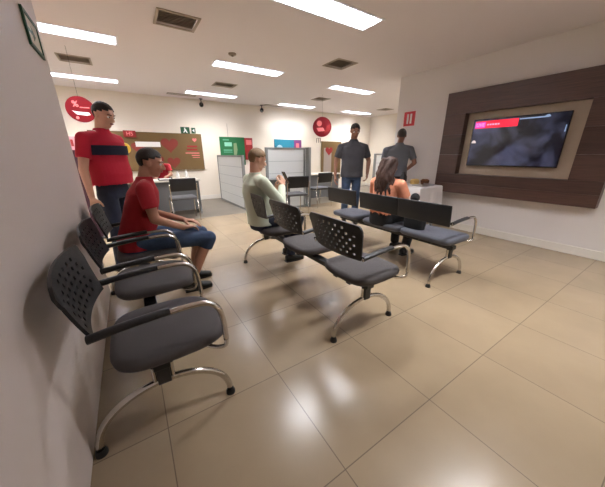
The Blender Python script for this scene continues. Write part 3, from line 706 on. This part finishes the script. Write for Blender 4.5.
def person(label, loc, rz, J, sk, shirt_m, trou_m, hair_m, k=1.0, vox=.007, sleeve=.5, legs='full', head_rot=(0, 0, 0), belly=.12, chest=.125, shoulder=.2, hands=None,
           shirt_low=None, shoe_m=None, hair=True, hairkw={}, long_sleeve=False, waistw=.165):
    """J joints in local space, facing +Y, +X = the person's right"""
    t = thing('person', label, 'person', loc, rz)
    V = {a: Vector(b) for a, b in J.items()}
    R_ = Euler(head_rot, 'XYZ').to_matrix()
    # body
    bm = new_bm(); head(bm, V['head'], R_, k)
    capsule(bm, V['neck']-Vector((0, 0, .03)), .058*k, V['head']+R_ @ Vector((0, -.028, -.03))*k, .050*k)
    pel, ch, nk = V['pelvis'], V['chest'], V['neck']
    loft(bm, [(pel-Vector((0, 0, .05)), .13, .09), (pel.lerp(ch, .5), .125, .085), (ch, .14, .095), (nk-Vector((0, 0, .04)), .09, .06)])
    for s, a in ((1, 'R'), (-1, 'L')):
        sh, el, wr = V['sh'+a], V['el'+a], V['wr'+a]
        capsule(bm, nk.lerp(sh, .3)-Vector((0, 0, .03)), .05, sh, .05*k); capsule(bm, sh, .050*k, el, .039*k); capsule(bm, el, .040*k, wr, .026*k)
        hd, hn, cu, ts = (hands or {}).get(a, ((wr-el).normalized(), Vector((-s, 0, 0)), .35, s))
        hand(bm, wr, hd, hn, ts, k, cu)
        if 'hip'+a in V:
            hp, kn, an = V['hip'+a], V['kn'+a], V['an'+a]
            capsule(bm, hp, .075, kn, .052); capsule(bm, kn, .052, kn.lerp(an, .35)+Vector((0, -.012, 0)), .052); capsule(bm, kn.lerp(an, .35)+Vector((0, -.012, 0)), .052, an, .034)
    remeshed('body', bm, sk, t, vox, 3)
    face_bits(t, V['head'], R_, k, hair_m)
    if hair: hair_cap(t, V['head'], R_, k, hair_m, **hairkw)
    # shirt
    bm = new_bm(); low = shirt_low if shirt_low is not None else -.06
    up_ = Vector((0, 0, 1)); ax = (ch-pel).normalized()
    sx = shoulder
    loft(bm, [(pel+Vector((0, 0, low)), waistw+.012, belly+.005), (pel+Vector((0, 0, .0)), waistw+.005, belly+.005), (pel.lerp(ch, .35)+Vector((0, .012, 0)), waistw, belly+.01), (pel.lerp(ch, .7), waistw+.005, chest), (ch, .178*sx/.2, chest), (ch.lerp(nk, .45), .165*sx/.2, chest*.92),
              (ch.lerp(nk, .78), .105, .082), (nk-Vector((0, 0, .012)), .075, .065), (nk+Vector((0, .004, .012)), .064, .060)], 32)
    for s, a in ((1, 'R'), (-1, 'L')):
        sh, el, wr = V['sh'+a], V['el'+a], V['wr'+a]
        capsule(bm, nk.lerp(sh, .45)-Vector((0, 0, .035)), .062, sh, .064)
        if long_sleeve: capsule(bm, sh, .064, el, .056); capsule(bm, el, .056, wr.lerp(el, .04), .040, flat1=True)
        else: capsule(bm, sh, .065, sh.lerp(el, sleeve*1.25), .062, flat1=True)
    shirt = remeshed('shirt', bm, shirt_m, t, vox, 5)
    # trousers
    if trou_m and 'hipR' in V:
        bm = new_bm(); loft(bm, [(pel+Vector((0, 0, -.13)), .155, .115), (pel+Vector((0, 0, -.06)), .165, .118), (pel+Vector((0, 0, .02)), .158, .112)])
        for a in 'RL':
            hp, kn, an = V['hip'+a], V['kn'+a], V['an'+a]
            capsule(bm, hp, .093, kn, .070)
            if legs == 'full': capsule(bm, kn, .070, an, .056, flat1=True)
            else: capsule(bm, kn, .070, kn.lerp(an, legs), .066, flat1=True)
        remeshed('trousers', bm, trou_m, t, vox*1.2, 5)
        for s, a in ((1, 'R'), (-1, 'L')):
            an = V['an'+a]; bm = new_bm(); f = Vector(J.get('foot', (0, 1, 0)))
            z0_ = -loc[2] if False else 0
            bx = Vector((-f.y, f.x, 0)); base = Vector((an.x, an.y, 0))
            secs = [(base-f*.07+Vector((0, 0, .045)), .030, .040), (base-f*.02+Vector((0, 0, .05)), .040, .048), (base+f*.06+Vector((0, 0, .04)), .042, .038), (base+f*.13+Vector((0, 0, .03)), .044, .028), (base+f*.175+Vector((0, 0, .024)), .028, .020)]
            loft(bm, secs, 18, bx, Vector((0, 0, 1)))
            capsule(bm, base+Vector((0, 0, .05)), .04, base+Vector((0, 0, .095)), .042, flat1=True)
            sm = remeshed('shoe', bm, shoe_m or m_rubber, t, .006, 3)
            bm = new_bm(); prism(bm, [tuple((base+f*a_+bx*b_)[:2]) for a_, b_ in ((-.075, -.03), (.0, -.04), (.1, -.046), (.17, -.03), (.185, 0), (.17, .03), (.1, .046), (0, .04), (-.075, .03))], .0005, .016); obj('sole', bm, m_white if shoe_m else m_blackm, sm)
    return t, V, R_, shirt

sk1 = skin('tan skin', (176, 128, 104)); sk2 = skin('brown skin', (140, 98, 78)); sk3 = skin('light skin', (206, 160, 136))
h_dark = mat('dark brown hair', (34, 26, 22), .6, bump=.5, bscale=180); h_grey = mat('grey cropped hair', (84, 80, 78), .7, bump=.5, bscale=200)
h_light = mat('light brown hair', (120, 92, 62), .6, bump=.5, bscale=160)
h_wave = mat('brown wavy hair', (64, 38, 28), .5, bump=.7, bscale=60, vary=.35, vscale=22, stretch=(3, 3, .6))
m_shR = mat('red polo cloth', (186, 22, 50), .85, bump=.15, bscale=220); m_shR2 = mat('crimson tee cloth', (158, 20, 34), .85, bump=.15, bscale=220)
m_navy = mat('navy cloth', (24, 28, 52), .85); m_jean = mat('blue denim', (52, 70, 98), .85, vary=.2, vscale=14, bump=.2, bscale=260)
m_jeand = mat('dark denim', (34, 42, 62), .85, vary=.15, vscale=14, bump=.2, bscale=260)
m_char = mat('charcoal tee cloth', (66, 66, 72), .85, vary=.08, vscale=20, bump=.15, bscale=220); m_grey = mat('grey tee cloth', (104, 108, 116), .85, bump=.15, bscale=220)
m_pale = mat('pale green shirt cloth', (196, 204, 186), .85, bump=.15, bscale=220); m_peach = mat('peach blouse cloth', (226, 150, 118), .85, vary=.08, vscale=20, bump=.15, bscale=220)
m_blkc = mat('black cloth', (22, 22, 26), .85)

STAND = dict(pelvis=(0, 0, .95), chest=(0, .01, 1.27), neck=(0, 0, 1.47), head=(0, .02, 1.625), shR=(.185, 0, 1.40), shL=(-.185, 0, 1.40), elR=(.245, -.02, 1.12), elL=(-.245, -.02, 1.12),
             wrR=(.255, .06, .88), wrL=(-.255, .06, .88), hipR=(.09, 0, .86), hipL=(-.09, 0, .86), knR=(.10, .02, .48), knL=(-.10, .02, .48), anR=(.105, -.02, .085), anL=(-.105, -.02, .085))
def sj(base, **kw): d = dict(base); d.update(kw); return d

# standing man in the red polo
t, V, R_, sh = person('person standing at left in red polo shirt with navy chest band', (-.17, 3.46, 0), math.radians(-128),
    sj(STAND, head=(0, .085, 1.615), neck=(0, .02, 1.49), chest=(0, .02, 1.28), elR=(.28, -.01, 1.12), wrR=(.30, .02, .86), shR=(.205, 0, 1.395), shL=(-.205, 0, 1.395)), sk3, m_shR, m_jeand, h_dark, 1.0, .0075, belly=.165, chest=.15, shoulder=.225, waistw=.2,
    head_rot=(-.35, 0, 0), shirt_low=.02)
bm = new_bm()
n = 40; ra = []; 
for z, a, b, off in ((1.25, .202, .154, .0), (1.34, .203, .153, .0), (1.34, .212, .164, 0), (1.25, .212, .165, 0)):
    rg = []
    for i in range(n+1):
        th = PI*.02+PI*.96*i/n; c_, s_ = math.cos(th), math.sin(th)
        rg.append(bm.verts.new((a*math.copysign(abs(c_)**.87, c_), .02+b*abs(s_)**.87, z)))
    ra.append(rg)
for q in range(4):
    A_, B_ = ra[q], ra[(q+1) % 4]
    for i in range(n): bm.faces.new((A_[i], A_[i+1], B_[i+1], B_[i]))
bm.faces.new([ra[q][0] for q in range(4)]); bm.faces.new([ra[q][n] for q in range(3, -1, -1)])
obj('chest_band', bm, m_navy, t, auto=60)

# seated pose
SIT = dict(pelvis=(0, 0, .57), chest=(0, .07, .88), neck=(0, .10, 1.07), head=(0, .15, 1.22), shR=(.185, .09, 1.00), shL=(-.185, .09, 1.00), elR=(.23, .16, .74), elL=(-.23, .16, .74),
           wrR=(.14, .36, .66), wrL=(-.14, .36, .66), hipR=(.09, .04, .555), hipL=(-.09, .04, .555), knR=(.13, .47, .545), knL=(-.13, .47, .545), anR=(.12, .36, .09), anL=(-.12, .46, .09))
person('person seated on the left wall bench in crimson tee and denim shorts', (-.05, 2.59, 0), -PI/2,
    sj(SIT, chest=(0, .10, .86), neck=(0, .15, 1.07), head=(0, .22, 1.185), elR=(.235, .16, .76), wrR=(.16, .37, .645), wrL=(-.10, .42, .655), shR=(.19, .13, .99), shL=(-.19, .13, .99), knR=(.12, .58, .50), knL=(-.12, .56, .50), anR=(.12, .38, .09), anL=(-.13, .44, .09)), sk1, m_shR2, m_jean, h_dark, 1.0, .007, legs=.22,
    head_rot=(-.25, 0, -.15), belly=.135, chest=.13, hands={'R': ((-.5, .85, -.1), (0, 0, -1), .25, 1), 'L': ((.55, .8, -.1), (0, 0, -1), .25, -1)}, shirt_low=-.08)

# seated man in pale green, phone in hand
tp, V, R_, sh = person('person seated on the middle bench in pale green shirt, looking at a phone', (1.14, 2.70, 0), -PI/2,
    sj(SIT, chest=(0, -.01, .86), neck=(0, .0, 1.06), head=(0, .04, 1.195), shR=(.20, .0, .98), shL=(-.20, .0, .98), elR=(.255, .17, .76), elL=(-.24, .20, .78), wrR=(.10, .275, .92), wrL=(-.10, .30, .86), pelvis=(0, .04, .57), hipR=(.09, .1, .555), hipL=(-.09, .1, .555)), sk3, m_pale, m_jeand, h_light, 1.0, .007,
    head_rot=(-.3, 0, .0), belly=.14, chest=.13, long_sleeve=True, hands={'R': ((-.4, .35, .8), (-.7, -.1, 0), .5, 1), 'L': ((.4, .5, .5), (.8, 0, .2), .4, -1)}, shirt_low=-.07)
t = thing('mobile_phone', 'dark phone held by the person in the pale green shirt', 'phone', (1.14+.365, 2.70-.03, 1.0), -PI/2)
bm = new_bm(); box(bm, (-.037, -.004, -.075), (.037, .004, .075), .003, mtx=Matrix.Rotation(.5, 4, 'X')); obj('casing', bm, m_blackp, t)
bm = new_bm(); box(bm, (-.034, -.0046, -.071), (.034, -.0041, .071), mtx=Matrix.Rotation(.5, 4, 'X')); obj('screen', bm, m_dome, t)

# woman with long wavy hair on the right bench
tw, V, R_, sh = person('person with long wavy brown hair in a peach top on the right bench', (2.50, 2.07, 0), -PI/2,
    sj(SIT, chest=(0, .04, .86), head=(0, .06, 1.11), neck=(0, .04, 1.0), shR=(.185, .04, .92), shL=(-.185, .04, .92), elR=(.255, .12, .70), elL=(-.255, .12, .70)), sk3, m_peach, m_blkc, h_wave, .97, .007,
    belly=.12, chest=.12, shoulder=.20, head_rot=(-.1, 0, .05), hairkw=dict(low=-.08, hairline=.06), shirt_low=.05, waistw=.155)
bm = new_bm(); random.seed(3)
for k in range(26):
    a = PI*(1.02+.96*k/25); x = .078*math.cos(a); y = .07+.095*math.sin(a)*.95-.01
    L_ = random.uniform(.32, .42); ph = random.uniform(0, 6)
    pts = [(x*(1+.75*j/8)+.013*math.sin(ph+j*1.6), y-.018*min(j, 4)/4-.03*(j/8)-.02*math.sin(PI*j/8)+.006*math.cos(ph+j*1.1), 1.195-L_*j/8) for j in range(9)]
    for q in range(8): capsule(bm, pts[q], .020-.001*q, pts[q+1], .019-.001*q, 8)
remeshed('long_hair', bm, h_wave, tw, .006, 2)
bm = new_bm(); tube(bm, smooth_path([(.03, .16, .78), (.05, .15, .91), (.085, .06, 1.005), (.09, -.04, .97), (.10, -.10, .86), (.12, -.105, .70)]), [(.002, .008)]*21, 8, flat=(0, 1, 0)); obj('bag_strap', bm, m_blkc, tw)
t = thing('handbag', 'small black handbag on the right bench beside the woman', 'handbag', (2.55, 1.66, .478), 0)
bm = new_bm(); loft(bm, [((0, 0, 0), .06, .12), ((0, 0, .08), .07, .13), ((0, 0, .24), .05, .11), ((0, 0, .265), .02, .1)], 28); obj('bag_body', bm, m_blkc, t, auto=60)
bm = new_bm(); sphere(bm, (-.02, .02, .33), (.045, .05, .05)); tube(bm, [(-.02, .02, .25), (-.02, .02, .3)], .02, 10); obj('pompom', bm, m_blkc, t, smooth=True)

# standing man in charcoal tee facing the camera
person('person standing behind the right bench in charcoal tee and blue jeans', (3.42, 3.62, 0), math.radians(150),
    sj(STAND, head=(.0, .09, 1.625), neck=(0, .03, 1.49), shR=(.215, 0, 1.365), shL=(-.215, 0, 1.365), wrL=(-.25, .14, .92), elL=(-.30, .0, 1.14), elR=(.29, -.02, 1.14), wrR=(.31, .05, .88)), sk2, m_char, m_jean, h_dark, 1.02, .008, sleeve=.6,
    head_rot=(-.4, 0, 0), belly=.135, chest=.14, shoulder=.24, waistw=.195, shirt_low=-.09)
# grey tee man seen from behind near the corner
person('person in grey tee seen from behind by the cloth-covered table', (4.26, 3.30, 0), math.radians(-42),
    sj(STAND, head=(.05, .11, 1.575), neck=(.02, .05, 1.44), chest=(0, .03, 1.22), shR=(.22, .05, 1.335), shL=(-.21, .05, 1.315), elR=(.31, .0, 1.10), wrR=(.20, .17, .95), elL=(-.24, .1, 1.1), wrL=(-.15, .3, 1.0)), sk2, m_grey, m_blkc, h_grey, 1.0, .008, sleeve=.6,
    head_rot=(-.15, 0, -.2), belly=.13, chest=.14, shoulder=.235, waistw=.185, shirt_low=-.09)
# attendant behind the left desk
person('person in red shirt sitting behind the left service desk', (.62, 7.1, 0), math.radians(175),
    sj(SIT, pelvis=(0, 0, .56), elR=(.22, .2, .82), elL=(-.22, .2, .82), wrR=(.15, .38, .80), wrL=(-.15, .38, .80), head=(0, .13, 1.18)), sk1, m_shR2, m_jeand, h_dark, .97, .009, head_rot=(-.3, 0, 0), belly=.12,
    hands={'R': ((-.4, .9, 0), (0, 0, -1), .15, 1), 'L': ((.4, .9, 0), (0, 0, -1), .15, -1)})
visitor_chair('office chair behind the left service desk under the attendant', (.62, 7.16, 0), PI)
# yellow and white figure cut-out standing on the desk at left
t = thing('desk_balloon', 'white and yellow balloons on a stick on the left desk', 'balloon', (-.02, 6.25, .751))
bm = new_bm(); tube(bm, [(0, 0, 0), (0, 0, .012)], .06, 20); tube(bm, [(0, 0, .012), (0, 0, .62)], .004, 8); obj('stick', bm, m_white, t)
bm = new_bm(); sphere(bm, (-.04, 0, .76), (.075, .075, .09)); obj('white_balloon', bm, m_white, t, smooth=True)
bm = new_bm(); sphere(bm, (.05, .0, .62), (.09, .08, .10)); obj('yellow_balloon', bm, m_yellow, t, smooth=True)
